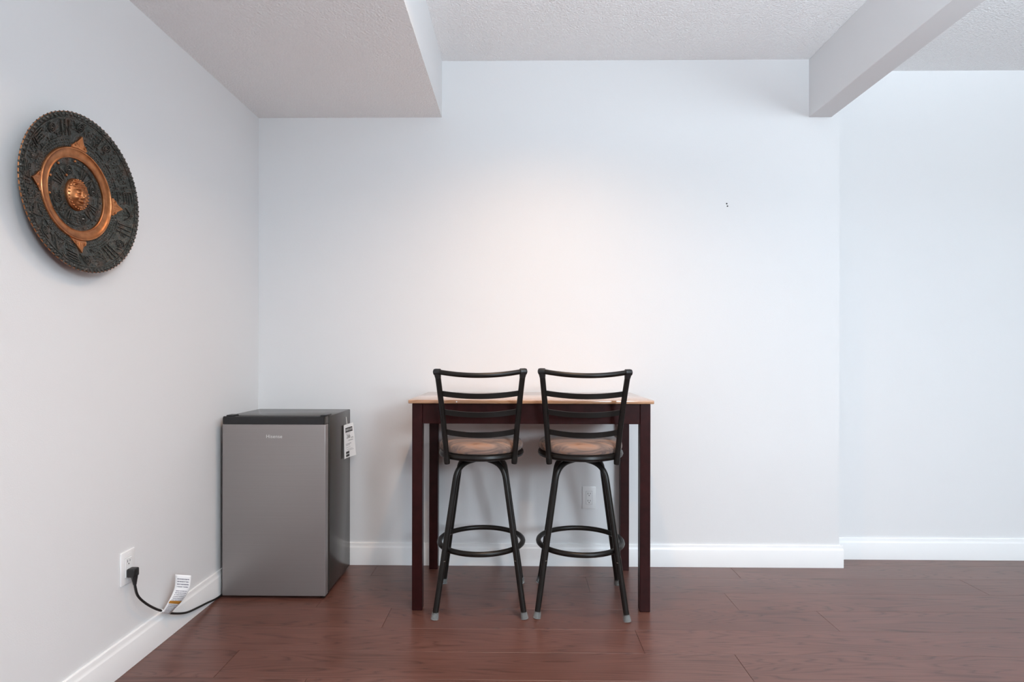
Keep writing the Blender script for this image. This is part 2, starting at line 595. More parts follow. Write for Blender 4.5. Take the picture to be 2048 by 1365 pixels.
# baseboards: flat face, eased cap
BP = [(0.0, 0.0), (0.015, 0.0), (0.015, 0.089), (0.0135, 0.0925), (0.0105, 0.0965), (0.0095, 0.102), (0.0075, 0.1125), (0.006, 0.114), (0.0, 0.114)]
def baseboard(name, p0, p1, out, label):
    """profile swept from p0 to p1, 'out' points into the room"""
    p0, p1, out = Vector(p0), Vector(p1), Vector(out)
    n = len(BP)
    vs = [p + out * d + Vector((0, 0, z + 0.0005)) for p in (p0, p1) for d, z in BP]
    fs = [(k, (k + 1) % n, n + (k + 1) % n, n + k) for k in range(n)] + [tuple(range(n))[::-1], tuple(range(n, 2 * n))]
    return struct(MB().add(vs, fs).build(name, M['trim'], smooth=30), label, 'baseboard')
baseboard('baseboard_left', (XL, YF, 0), (XL, YB - 0.0155, 0), (1, 0, 0), 'white baseboard along the left wall')
baseboard('baseboard_back', (XL, YB, 0), (XC + 0.015, YB, 0), (0, -1, 0), 'white baseboard along the back wall')
baseboard('baseboard_recess', (XC + 0.001, YR, 0), (XR, YR, 0), (0, -1, 0), 'white baseboard along the set back wall')
baseboard('baseboard_return', (XC, YB + 0.001, 0), (XC, YR - 0.016, 0), (1, 0, 0), 'short white baseboard return at the wall step')

# floor planks
fl = struct(MB().box(XL, XR, YF, YR, -0.05, -0.013).build('floor', M['subfloor'], smooth=0), 'reddish brown oak plank floor', 'floor')
PW, PL = 0.178, 1.83
KNOWN = {0: 0.793, 1: 0.465, 2: -0.551, 3: 0.949, 4: 0.331, 5: 1.095, 6: -0.2}
cache = {}
def plank_mesh(lx, ly):
    k = (round(lx, 3), round(ly, 3))
    if k not in cache:
        cache[k] = MB().bbox(-lx / 2 + 0.0006, lx / 2 - 0.0006, -ly / 2 + 0.0003, ly / 2 - 0.0003, -0.012, 0.0, 0.0005, 1).mesh('plank', M['floor_wood'], smooth=0)
    return cache[k]
for row in range(-28, 7):
    y0 = 1.908 + row * PW
    y1 = y0 + PW
    y0, y1 = max(y0, YF), min(y1, YR)
    if y1 - y0 < 0.02:
        continue
    j = KNOWN.get(row, random.uniform(-0.9, 0.9))
    while j > XL:
        j -= PL
    xs = []
    while j < XR:
        a, b = max(j, XL), min(j + PL, XR)
        if b - a > 0.03:
            xs.append((a, b))
        j += PL
    for a, b in xs:
        link('plank', plank_mesh(b - a, y1 - y0), fl, ((a + b) / 2, (y0 + y1) / 2, random.uniform(-0.0001, 0.0)))

# trims of the recessed downlights and the added fill uplighters (all outside the frame)
where = ['nearer the bar table', 'farther from the bar table']
for (p, e, sz, bl), wh in zip(DOWNLIGHTS, where):
    rl = thing('recessed_ceiling_lamp', 'round white recessed ceiling lamp ' + wh, 'lamp', (p[0], p[1], HC), (0, 0, 0), 'recessed ceiling lamps')
    MB().lathe([(0.055, -0.004), (0.058, -0.007), (0.075, -0.005), (0.078, 0.0), (0.055, 0.0), (0.055, -0.004)], 40).build('trim_ring', M['white_plastic'], rl)
for (p, e, sz, bl), wh in zip(FILL_LIGHTS, ('nearer the table', 'nearer the right wall')):
    ul = thing('added_fill_lamp', 'added slim uplighter imitating bounced flash, ' + wh, 'lamp', (p[0], p[1], 0), (0, 0, 0), 'added fill uplighters')
    z = p[2]
    MB().lathe([(0, 0.0), (0.13, 0.0), (0.13, 0.012), (0.10, 0.022), (0.012, 0.028), (0, 0.028)], 32).build('base', M['black_metal'], ul)
    MB().tube([(0, 0, 0.02), (0, 0, z - 0.12)], 0.011, 12).build('pole', M['black_metal'], ul)
    MB().lathe([(0, z - 0.13), (0.03, z - 0.13), (0.09, z - 0.08), (0.125, z - 0.02), (0.121, z - 0.02), (0.085, z - 0.075), (0.03, z - 0.115), (0, z - 0.115)], 40).build('bowl_shade', M['white_plastic'], ul)

# small screw holes left in the back wall
hm = MB().lathe([(0, 0.0006), (0.0035, 0.0006), (0.0042, 0.0), (0, 0.0)], 10).mesh('screw_hole', M['slot'])
for x, z in ((1.078, 1.888), (1.082, 1.875)):
    o = link('screw_hole', hm, wb, (x, YB, z), FACE_BACK)

# ================================================================== OUTLETS
def outlet(name, label, loc, face, lower_used=False):
    t = thing(name, label, 'outlet', loc, face)
    w2, h2 = 0.0355, 0.0575
    MB().bbox(-w2, w2, -h2, h2, 0.0, 0.006, 0.003, 2).build('cover_plate', M['white_plastic'], t)
    MB().box(-0.0172, 0.0172, -0.0342, 0.0342, 0.0055, 0.00615).build('reveal', M['grey_ink'], t, smooth=0)
    MB().bbox(-0.0163, 0.0163, -0.0333, 0.0333, 0.004, 0.0078, 0.001, 1).build('receptacle', M['white_plastic'], t)
    for cz in (0.0185, -0.0185):
        for dx, hh in ((-0.006, 0.0042), (0.006, 0.0034)):
            MB().box(dx - 0.0011, dx + 0.0011, cz + 0.0035 - hh, cz + 0.0035 + hh, 0.0075, 0.0080).build('slot', M['slot'], t, smooth=0)
        MB().lathe([(0, 0.0080), (0.0024, 0.0080), (0.0024, 0.0075)], 10, center=(0, cz - 0.0065, 0)).build('ground_hole', M['slot'], t)
    for cz in (0.047, -0.047):
        MB().lathe([(0, 0.0070), (0.0026, 0.0068), (0.003, 0.0055)], 12, center=(0, cz, 0)).build('screw', M['white_plastic'], t)
    return t
outlet('wall_outlet', 'white outlet on the back wall between the stool legs', (0.3655, YB, 0.3555), FACE_BACK)
outlet('wall_outlet', 'white outlet on the left wall with a black plug in it', (XL, 1.957, 0.3555), FACE_LEFT)

# ================================================================== FRIDGE
FX0, FX1, FY0, FY1, FH = -1.335, -0.866, 2.525, 2.890, 0.820
fr = thing('mini_fridge', 'grey steel mini fridge in the room corner', 'fridge', ((FX0 + FX1) / 2, (FY0 + FY1) / 2, 0))
fx = (FX1 - FX0) / 2
fy = (FY1 - FY0) / 2
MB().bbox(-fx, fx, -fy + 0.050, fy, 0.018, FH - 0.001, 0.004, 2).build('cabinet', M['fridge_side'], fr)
MB().box(-fx + 0.008, fx - 0.008, -fy + 0.038, -fy + 0.051, 0.03, FH - 0.012).build('door_gasket', M['gasket'], fr, smooth=0)
MB().box(-fx + 0.012, fx - 0.012, -fy + 0.030, -fy + 0.09, 0.006, 0.0185).build('kick_plate', M['black_plastic'], fr, smooth=0)
dr = MB().bbox(-fx, fx - 0.002, -fy, -fy + 0.038, 0.012, 0.7845, 0.004, 3).build('door', M['steel'], fr)
lg = link('brand_lettering', text_mesh('Hisense', 0.0215, 0.0004, M['logo'], 1.08), dr, (-1.100 - (FX0 + FX1) / 2, -fy - 0.0002, 0.730), FACE_BACK)
# black handle strip along the top of the door, scooped on its upper edge
st = MB()
pr = [(-fy + 0.001, 0.7855), (-fy + 0.001, FH - 0.008), (-fy + 0.006, FH - 0.001), (-fy + 0.013, FH), (-fy + 0.018, FH - 0.006), (-fy + 0.028, FH - 0.006), (-fy + 0.037, FH - 0.001), (-fy + 0.037, 0.7855)]
n = len(pr)
st.add([(x, y, z) for x in (-fx + 0.002, fx - 0.010) for y, z in pr], [(k, (k + 1) % n, n + (k + 1) % n, n + k) for k in range(n)] + [tuple(range(n)), tuple(range(n, 2 * n))])
st.build('handle_strip', M['black_plastic'], fr, smooth=20)
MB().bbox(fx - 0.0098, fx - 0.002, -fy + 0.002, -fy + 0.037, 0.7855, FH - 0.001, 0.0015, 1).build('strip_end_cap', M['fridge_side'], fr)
MB().bbox(fx - 0.030, fx - 0.004, -fy + 0.012, -fy + 0.085, FH - 0.0015, FH + 0.006, 0.002, 2).build('hinge_cover', M['black_plastic'], fr)
MB().bbox(-fx + 0.012, -fx + 0.045, -fy + 0.012, -fy + 0.062, FH - 0.0015, FH + 0.005, 0.002, 2).build('hinge_cover', M['black_plastic'], fr)
MB().bbox(fx - 0.028, fx - 0.006, -fy + 0.008, -fy + 0.06, 0.0055, 0.0125, 0.001, 1).build('lower_hinge', M['black_metal'], fr)
fm = MB().lathe([(0, 0.0), (0.016, 0.0), (0.017, 0.003), (0.012, 0.006), (0.008, 0.008), (0.008, 0.019), (0, 0.019)], 16).mesh('levelling_foot', M['black_plastic'])
for sx in (-1, 1):
    for yy in (-fy + 0.075, fy - 0.04):
        link('levelling_foot', fm, fr, (sx * (fx - 0.035), yy, 0.0005))

# energy label hanging on the fridge side
el = thing('energy_label', 'white printed energy label hanging on the fridge side', 'label', (FX1 + 0.004, 2.765, 0.585), FACE_LEFT)
cw, ch = 0.122, 0.166
def card_n(u, v):
    return 0.001 + 0.022 * (u / cw) ** 2 * (1.0 - 0.55 * v / ch) + 0.004 * (1 - v / ch)
b = MB()
nu, nv = 8, 8
for side in (0, 1):
    off = len(b.v)
    vs = [(cw * i / nu, ch * k / nv, card_n(cw * i / nu, ch * k / nv) + 0.0006 * side) for k in range(nv + 1) for i in range(nu + 1)]
    fs = []
    for k in range(nv):
        for i in range(nu):
            q = (k * (nu + 1) + i, k * (nu + 1) + i + 1, (k + 1) * (nu + 1) + i + 1, (k + 1) * (nu + 1) + i)
            fs.append(q if side else q[::-1])
    b.add(vs, fs)
bm_ = nu + 1
tot = (nu + 1) * (nv + 1)
ring = [i for i in range(nu + 1)] + [k * bm_ + nu for k in range(1, nv + 1)] + [nv * bm_ + i for i in range(nu - 1, -1, -1)] + [k * bm_ for k in range(nv - 1, 0, -1)]
b.f += [(ring[i], ring[(i + 1) % len(ring)], ring[(i + 1) % len(ring)] + tot, ring[i] + tot) for i in range(len(ring))]
b.m += [0] * len(ring)
card = b.build('card', M['paper'], el)
def print_quad(name, u0, u1, v0, v1, mat):
    q = MB()
    k = 6
    vs = []
    for i in range(k + 1):
        u = u0 + (u1 - u0) * i / k
        for v in (v0, v1):
            vs.append((u, v, card_n(u, v) + 0.0010))
    q.add(vs, [(2 * i, 2 * i + 2, 2 * i + 3, 2 * i + 1) for i in range(k)])
    return q.build(name, mat, card, smooth=0)
print_quad('header_block', 0.020, 0.108, 0.126, 0.149, M['ink'])
def card_text(txt, size, u, v, mat, lift=0.0014):
    me = text_mesh(txt, size, 0.0, mat)
    for p in me.vertices:
        p.co.z = card_n(p.co.x + u, p.co.y + v) + lift
        p.co.x += u
        p.co.y += v
    return link('lettering', me, card)
card_text('ENERGUIDE', 0.0155, 0.064, 0.1375, M['paper'], 0.0016)
card_text('266', 0.030, 0.056, 0.1045, M['ink'])
card_text('kWh', 0.011, 0.098, 0.094, M['ink'])
for i, (u0, u1, v, hgt) in enumerate([(0.02, 0.085, 0.121, 0.0015), (0.055, 0.105, 0.082, 0.003), (0.022, 0.085, 0.066, 0.003), (0.022, 0.07, 0.060, 0.0025), (0.022, 0.075, 0.050, 0.0015), (0.03, 0.095, 0.040, 0.0015), (0.045, 0.105, 0.034, 0.0015)]):
    print_quad('printed_line', u0, u1, v, v + hgt, M['grey_ink'])
print_quad('rating_block', 0.022, 0.062, 0.020, 0.031, M['ink'])
print_quad('rating_block', 0.022, 0.062, 0.005, 0.0165, M['ink'])
print_quad('printed_line', 0.024, 0.060, 0.0175, 0.0190, M['grey_ink'])
MB().tube([(0.042, 0.203, 0.0005), (0.043, 0.185, 0.002), (0.045, 0.168, 0.0035), (0.046, 0.158, 0.0045)], 0.0016, 6).build('string', M['string'], el)

# ================================================================== POWER CORD
def catmull(pts, sub=8):
    P = [Vector(p) for p in pts]
    out = []
    for i in range(len(P) - 1):
        p0, p1, p2, p3 = P[max(i - 1, 0)], P[i], P[i + 1], P[min(i + 2, len(P) - 1)]
        for s in range(sub):
            t = s / sub
            out.append(0.5 * ((2 * p1) + (-p0 + p2) * t + (2 * p0 - 5 * p1 + 4 * p2 - p3) * t * t + (-p0 + 3 * p1 - 3 * p2 + p3) * t ** 3))
    out.append(P[-1])
    return out
pc = thing('power_cord', 'black power cord plugged into the left wall outlet', 'cord', (XL + 0.02, 1.957, 0.30))
O = Vector(pc.location)
def L_(p):
    return Vector(p) - O
path = catmull([(-1.341, 1.957, 0.305), (-1.340, 1.958, 0.285), (-1.340, 1.972, 0.248), (-1.340, 2.012, 0.205), (-1.341, 2.068, 0.160), (-1.342, 2.126, 0.122), (-1.343, 2.182, 0.090), (-1.3455, 2.270, 0.053), (-1.3475, 2.36, 0.034), (-1.349, 2.43, 0.022), (-1.3490, 2.51, 0.008), (-1.3485, 2.60, 0.0055), (-1.347, 2.78, 0.0055)], 8)
MB().tube([L_(p) for p in path], 0.0042, 10).build('cable', M['cable'], pc)
pl = MB()
pl.bbox(-1.3622, -1.3335, 1.9425, 1.9715, 0.322, 0.352, 0.005, 3)
plo = MB()
for p in pl.v:
    pass
pl.v = [tuple(L_(p)) for p in pl.v]
pl.tube([L_(p) for p in ((-1.343, 1.957, 0.326), (-1.342, 1.957, 0.318), (-1.3415, 1.957, 0.306), (-1.341, 1.957, 0.294))], [0.0115, 0.010, 0.0075, 0.0055], 12)
pl.build('plug', M['black_plastic'], pc)
# printed warning tag folded round the cable
secs = [((-1.3365, 2.104, 0.1310), (-1.3365, 2.146, 0.1040)), ((-1.3310, 2.108, 0.1450), (-1.3220, 2.150, 0.1200)), ((-1.3200, 2.120, 0.1720), (-1.2900, 2.155, 0.1560)), ((-1.3140, 2.140, 0.2060), (-1.2680, 2.160, 0.1950)), ((-1.3170, 2.150, 0.2550), (-1.2640, 2.165, 0.2450))]
Ls, Rs = catmull([s[0] for s in secs], 5), catmull([s[1] for s in secs], 5)
b = MB()
nr = len(Ls)
nc = 5
for i in range(nr):
    for k in range(nc):
        b.v.append(tuple(L_(Ls[i].lerp(Rs[i], k / (nc - 1)))))
uvs = {}
for i in range(nr - 1):
    for k in range(nc - 1):
        b.f.append((i * nc + k, i * nc + k + 1, (i + 1) * nc + k + 1, (i + 1) * nc + k))
        b.m.append(0)
me = b.mesh('warning_tag', M['warning_print'], recalc=False)
ul = me.uv_layers.new(name='UVMap')
for lp in me.loops:
    i, k = divmod(lp.vertex_index, nc)
    ul.data[lp.index].uv = (k / (nc - 1), i / (nr - 1))
wt = link('warning_tag', me, pc)
wt['label'] = 'white printed tag with an orange band'
sm = wt.modifiers.new('thickness', 'SOLIDIFY')
sm.thickness = 0.0012
sm.offset = 1.0
# the loop of the tag that wraps the cable
i0 = min(range(len(path)), key=lambda i: (path[i] - Vector((-1.342, 2.104, 0.136))).length)
i1 = min(range(len(path)), key=lambda i: (path[i] - Vector((-1.343, 2.146, 0.109))).length)
MB().tube([L_(p) for p in path[i0:i1 + 1]], 0.0062, 12).build('tag_fold', M['warning_print'] if False else M['paper'], wt)

# ================================================================== TABLE
TX0, TX1, TY0, TY1 = -0.459, 0.562, 2.420, 2.930
tb = thing('bar_table', 'tall dark wood table with a pale wood top', 'table', ((TX0 + TX1) / 2, (TY0 + TY1) / 2, 0))
tx, ty = (TX1 - TX0) / 2, (TY1 - TY0) / 2
MB().bbox(-tx - 0.015, tx + 0.013, -ty - 0.012, ty + 0.004, 0.8905, 0.906, 0.003, 2).build('tabletop', M['table_top'], tb)
MB().lathe([(0, 0.0006), (0.0022, 0.0005), (0.0030, 0.0)], 8).build('chip', M['paper'], tb, loc=(-0.318, -ty - 0.0121, 0.8985), rot=FACE_BACK)
lw = 0.044
lm = MB().bbox(-lw / 2, lw / 2, -lw / 2, lw / 2, 0.0005, 0.890, 0.002, 1).mesh('leg', M['mahogany'])
for sx in (-1, 1):
    for sy in (-1, 1):
        link('leg', lm, tb, (sx * (tx - lw / 2), sy * (ty - lw / 2), 0))
for sy in (-1, 1):
    y = sy * (ty - 0.0135)
    MB().bbox(-tx + lw + 0.0006, tx - lw - 0.0006, y - 0.010, y + 0.010, 0.803, 0.890, 0.0015, 1).build('apron', M['mahogany'], tb)
for sx in (-1, 1):
    x = sx * (tx - 0.0135)
    MB().bbox(x - 0.010, x + 0.010, -ty + lw + 0.0006, ty - lw - 0.0006, 0.803, 0.890, 0.0015, 1).build('apron', M['mahogany'], tb)

# ================================================================== STOOLS
def arc3(A, B, C, n=8):
    """quadratic bend from A to C with corner B"""
    A, B, C = Vector(A), Vector(B), Vector(C)
    return [A * (1 - t) ** 2 + B * 2 * t * (1 - t) + C * t * t for t in [i / n for i in range(n + 1)]]

def make_stool(label, loc, rot, seat_rot, back_roll=0.0):
    s = thing('swivel_bar_stool', label, 'stool', loc, (0, 0, rot), 'black swivel bar stools')
    RL = 0.0122
    # legs (local: sitter faces +Y, back is at -Y)
    F, zb = 0.187, 0.585
    for sx in (-1, 1):
        for sy in (-1, 1):
            def at(z):
                k = F - 0.140 * z
                return Vector((sx * k, sy * k, z))
            pts = [at(0.004), at(0.15), at(0.30), at(0.45), at(0.55)]
            corner = at(0.630)
            pts += arc3(at(0.565), corner, Vector((sx * 0.040, sy * 0.040, 0.6335)), 9)
            pts += [Vector((sx * 0.012, sy * 0.012, 0.6375))]
            lg_ = MB().tube(pts, RL, 14).build('leg', M['black_metal'], s)
            d = (at(0.1) - at(0.0)).normalized()
            # clear vinyl cup on the foot
            c = MB()
            cup = [at(0.0012) , at(0.006), at(0.016), at(0.026), at(0.0275)]
            c.tube(cup, [0.0165, 0.0170, 0.0155, 0.0142, 0.0146], 16)
            c.build('foot_cup', M['clear'], lg_)
            # weld scuff below the foot ring
            q = at(0.232)
            MB().tube([q + Vector((-sx * 0.002, sy * (RL - 0.001) if sy < 0 else sy * (RL - 0.001), 0)), q + Vector((-sx * 0.009, sy * (RL - 0.0035), 0.0005))], 0.0012, 6).build('weld_mark', M['weld'], lg_)
    ringp = [(0.1860 * math.cos(2 * PI * k / 64), 0.1860 * math.sin(2 * PI * k / 64), 0.268) for k in range(64)]
    MB().tube(ringp, 0.0114, 12, closed=True).build('foot_ring', M['black_metal'], s)
    # swivel and seat turn about the centre
    MB().lathe([(0, 0.6385), (0.075, 0.6385), (0.078, 0.641), (0.078, 0.648), (0.06, 0.650), (0.06, 0.658), (0, 0.658)], 32).build('swivel_plate', M['black_metal'], s)
    R = (0, 0, seat_rot)
    prof = [(0, 0.6565), (0.150, 0.6565), (0.168, 0.654), (0.178, 0.6525), (0.186, 0.656), (0.1895, 0.665), (0.187, 0.675), (0.180, 0.680), (0.165, 0.680), (0, 0.680)]
    MB().lathe(prof, 64).build('seat_rim', M['black_metal'], s, rot=R)
    cp = [(0, 0.679), (0.168, 0.679), (0.178, 0.682), (0.184, 0.690), (0.1855, 0.700), (0.1835, 0.711), (0.176, 0.721), (0.162, 0.7285), (0.135, 0.734), (0.10, 0.7365), (0.05, 0.738), (0, 0.7385)]
    MB().lathe(cp, 64).build('seat_cushion', M['fabric'], s, rot=R)
    # backrest frame: two posts lean away from the seat
    def post(sx, z):
        t = (z - 0.640) / (1.030 - 0.640)
        x = sx * (0.1425 + 0.0245 * t + 0.0085 * t * t)
        y = -0.134 - 0.058 * t - 0.032 * t * t
        return Vector((x, y, z + sx * back_roll * 0.17 * max(0, t)))
    def bpart(mb, name, mat, par):
        return mb.build(name, mat, par, rot=R if par is s else None)
    posts = {}
    for sx in (-1, 1):
        pts = [post(sx, 0.640 + 0.39 * i / 12) for i in range(13)]
        po = bpart(MB().tube(pts, 0.0117, 14), 'back_post', M['black_metal'], s)
        posts[sx] = po
        # sleeve and bolt where the post meets the seat
        MB().tube([post(sx, 0.637), post(sx, 0.645), post(sx, 0.662), post(sx, 0.666)], [0.0118, 0.0128, 0.0128, 0.0118], 14).build('post_sleeve', M['black_metal'], po)
        q = post(sx, 0.660)
        tow = Vector((-q.x * 0.25, -q.y, 0)).normalized()
        MB().tube([q, q + tow * 0.045], 0.0085, 10).build('seat_bracket', M['black_metal'], po)
        # cast elbow that holds the rail
        e = post(sx, 1.030)
        dn = post(sx, 1.006)
        el_ = MB().tube([dn, dn.lerp(e, 0.45), e + Vector((0, 0, 0.004)), e + Vector((0, 0, 0.0085))], [0.0122, 0.0140, 0.0135, 0.0085], 14)
        out = Vector((sx, 0.25, -0.02)).normalized()
        el_.tube([e - out * 0.013, e + out * 0.006, e + out * 0.0135, e + out * 0.0165], [0.0132, 0.0140, 0.0125, 0.007], 14)
        el_.build('rail_elbow', M['black_plastic'], po)
    def bowed(z, bow, sag, inset, n=20):
        A, B = post(-1, z), post(1, z)
        out = []
        for i in range(n + 1):
            t = i / n
            p = A.lerp(B, inset + (1 - 2 * inset) * t)
            k = 1 - (2 * t - 1) ** 2
            out.append(p + Vector((0, -bow * k, -sag * k)))
        return out
    bpart(MB().tube(bowed(1.030, 0.045, 0.0135, 0.02), 0.0104, 12), 'top_rail', M['black_metal'], s)
    for z in (0.940, 0.862, 0.776):
        P = bowed(z, 0.036, 0.0100, 0.02)
        sl = MB()
        vs, fs = [], []
        upv = Vector((0, -0.19, 1)).normalized()
        for i, p in enumerate(P):
            t = (P[min(i + 1, len(P) - 1)] - P[max(i - 1, 0)]).normalized()
            nn = t.cross(upv).normalized()
            for a, c in ((-1, -1), (1, -1), (1, 1), (-1, 1)):
                vs.append(p + upv * a * 0.0113 + nn * c * 0.0022)
        for i in range(len(P) - 1):
            for k in range(4):
                fs.append((i * 4 + k, i * 4 + (k + 1) % 4, i * 4 + 4 + (k + 1) % 4, i * 4 + 4 + k))
        m_ = (len(P) - 1) * 4
        fs += [(0, 1, 2, 3), (m_ + 3, m_ + 2, m_ + 1, m_)]
        sl.add(vs, fs)
        bpart(sl, 'back_slat', M['black_slat'], s)
    return s

make_stool('black swivel bar stool nearer the fridge', (-0.168, 2.533, 0), math.radians(1.8), math.radians(0.6), 0.006)
make_stool('black swivel bar stool nearer the wall outlet', (0.274, 2.533, 0), math.radians(-3.8), math.radians(2.5), -0.010)

# ================================================================== EMBOSSED WALL PLATE
PR = 0.2335
wp = thing('embossed_wall_plate', 'round dark embossed metal plate with copper ring on the left wall', 'wall plate', (XL, 1.711, 1.587), FACE_LEFT)
def nprof(r):
    pts = [(0, 0.012), (0.100, 0.0125), (0.106, 0.0135), (0.140, 0.0205), (0.170, 0.0270), (0.205, 0.0380), (0.222, 0.0450), (0.2335, 0.0475)]
    for (a, za), (b_, zb_) in zip(pts[:-1], pts[1:]):
        if r <= b_:
            return za + (zb_ - za) * (r - a) / (b_ - a)
    return pts[-1][1]
def pp(r, a, dz=0.0):
    return Vector((r * math.cos(a), r * math.sin(a), nprof(r) + dz))
prof = [(0, 0.012)] + [(r, nprof(r)) for r in (0.03, 0.06, 0.09, 0.100, 0.106, 0.115, 0.125, 0.140, 0.155, 0.170, 0.185, 0.205, 0.215, 0.222, 0.229, 0.2335)]
prof += [(0.2350, 0.0465), (0.2345, 0.0450), (0.222, 0.0415), (0.205, 0.0345), (0.170, 0.0235), (0.140, 0.017), (0.106, 0.0100), (0.06, 0.0085), (0.0, 0.0085)]
dish = MB().lathe(prof, 120).build('dish', M['patina'], wp)
# beaded rim
b = MB()
for k in range(92):
    b.stud(pp(0.2285, 2 * PI * k / 92), 0.0050, 0.0045, 8)
    c_ = pp(0.2345, 2 * PI * (k + 0.5) / 92, -0.0015)
    b.stud(c_, 0.0038, 0.003, 6)
bd = b.build('rim_beads', M['patina'], dish)
MB().tube([pp(0.2348, 2 * PI * k / 120, -0.002) for k in range(120)], 0.0016, 6, closed=True).build('rim_edge', M['copper'], dish)
# copper ring with bright lips
b = MB().lathe([(0.1075, 0.0120), (0.1085, 0.0185), (0.1105, 0.0198), (0.1125, 0.0185), (0.1145, 0.0178), (0.124, 0.0196), (0.1325, 0.0225), (0.1345, 0.0250), (0.1370, 0.0255), (0.1390, 0.0235), (0.1400, 0.0190)], 120)
b.build('copper_ring', M['copper'], wp)
b = MB()
for k in range(120):
    b.stud(pp(0.1425, 2 * PI * k / 120), 0.0021, 0.0028, 6)
b.build('ring_beads', M['patina'], dish)
# four copper points
def point_mesh():
    b = MB()
    out = [(0.0, 0.1395), (0.028, 0.1365), (0.031, 0.1420), (0.024, 0.1490), (0.019, 0.1530), (0.011, 0.1620), (0.0, 0.1790), (-0.011, 0.1620), (-0.019, 0.1530), (-0.024, 0.1490), (-0.031, 0.1420), (-0.028, 0.1365)]
    def h(x, y):
        return nprof(math.hypot(x, y))
    n = len(out)
    vs = [(x, y, h(x, y) - 0.001) for x, y in out] + [(x * 0.93, 0.152 + (y - 0.152) * 0.93, h(x, y) + 0.0042) for x, y in out] + [(0, 0.150, h(0, 0.150) + 0.0058)]
    fs = [(k, (k + 1) % n, n + (k + 1) % n, n + k) for k in range(n)] + [(n + k, n + (k + 1) % n, 2 * n) for k in range(n)]
    b.add(vs, fs)
    for s in (-1, 1):
        sp = []
        for i in range(18):
            a = i / 17 * 3.6 * PI / 2
            rr = 0.0085 - 0.0055 * i / 17
            x, y = s * (0.0165 - rr * math.cos(a)), 0.1475 + rr * math.sin(a) * 0.85
            sp.append((x, y, h(x, y) + 0.0045))
        b.tube(sp, 0.0014, 6)
        b.stud((s * 0.0165, 0.1472, h(0.0165, 0.1472) + 0.004), 0.0030, 0.0032, 8)
        b.tube([(s * 0.003, 0.1455, h(0, 0.1455) + 0.0052), (s * 0.0055, 0.153, h(0, 0.153) + 0.0052), (s * 0.004, 0.162, h(0, 0.162) + 0.0048), (0, 0.172, h(0, 0.172) + 0.0040)], 0.0011, 6)
    return b.mesh('copper_point', M['copper'])
pm = point_mesh()
for k in range(4):
    link('copper_point', pm, wp, (0, 0, 0), (0, 0, k * PI / 2))
# raised glyph-like relief on the outer band and the inner disc (plain geometric motifs)
rg = random.Random(11)
b = MB()
def arc_line(r, a0, a1, w_, h_, n=6):
    h_ *= 1.5
    b.ribbon([pp(r, a0 + (a1 - a0) * i / n) for i in range(n + 1)], w_, h_)
def rad_line(r0, r1, a0, a1, w_, h_, n=3):
    h_ *= 1.5
    b.ribbon([pp(r0 + (r1 - r0) * i / n, a0 + (a1 - a0) * i / n) for i in range(n + 1)], w_, h_)
def loop(r, a, rad, w_, h_, n=16):
    h_ *= 1.5
    c = pp(r, a)
    b.ribbon([(c.x + rad * math.cos(t), c.y + rad * math.sin(t), nprof(math.hypot(c.x + rad * math.cos(t), c.y + rad * math.sin(t)))) for t in [2 * PI * i / n for i in range(n + 1)]], w_, h_)
def st_(r, a, rad, h_):
    h_ *= 1.3
    b.stud(pp(r, a), rad, h_, 8)
arc_seg = 22
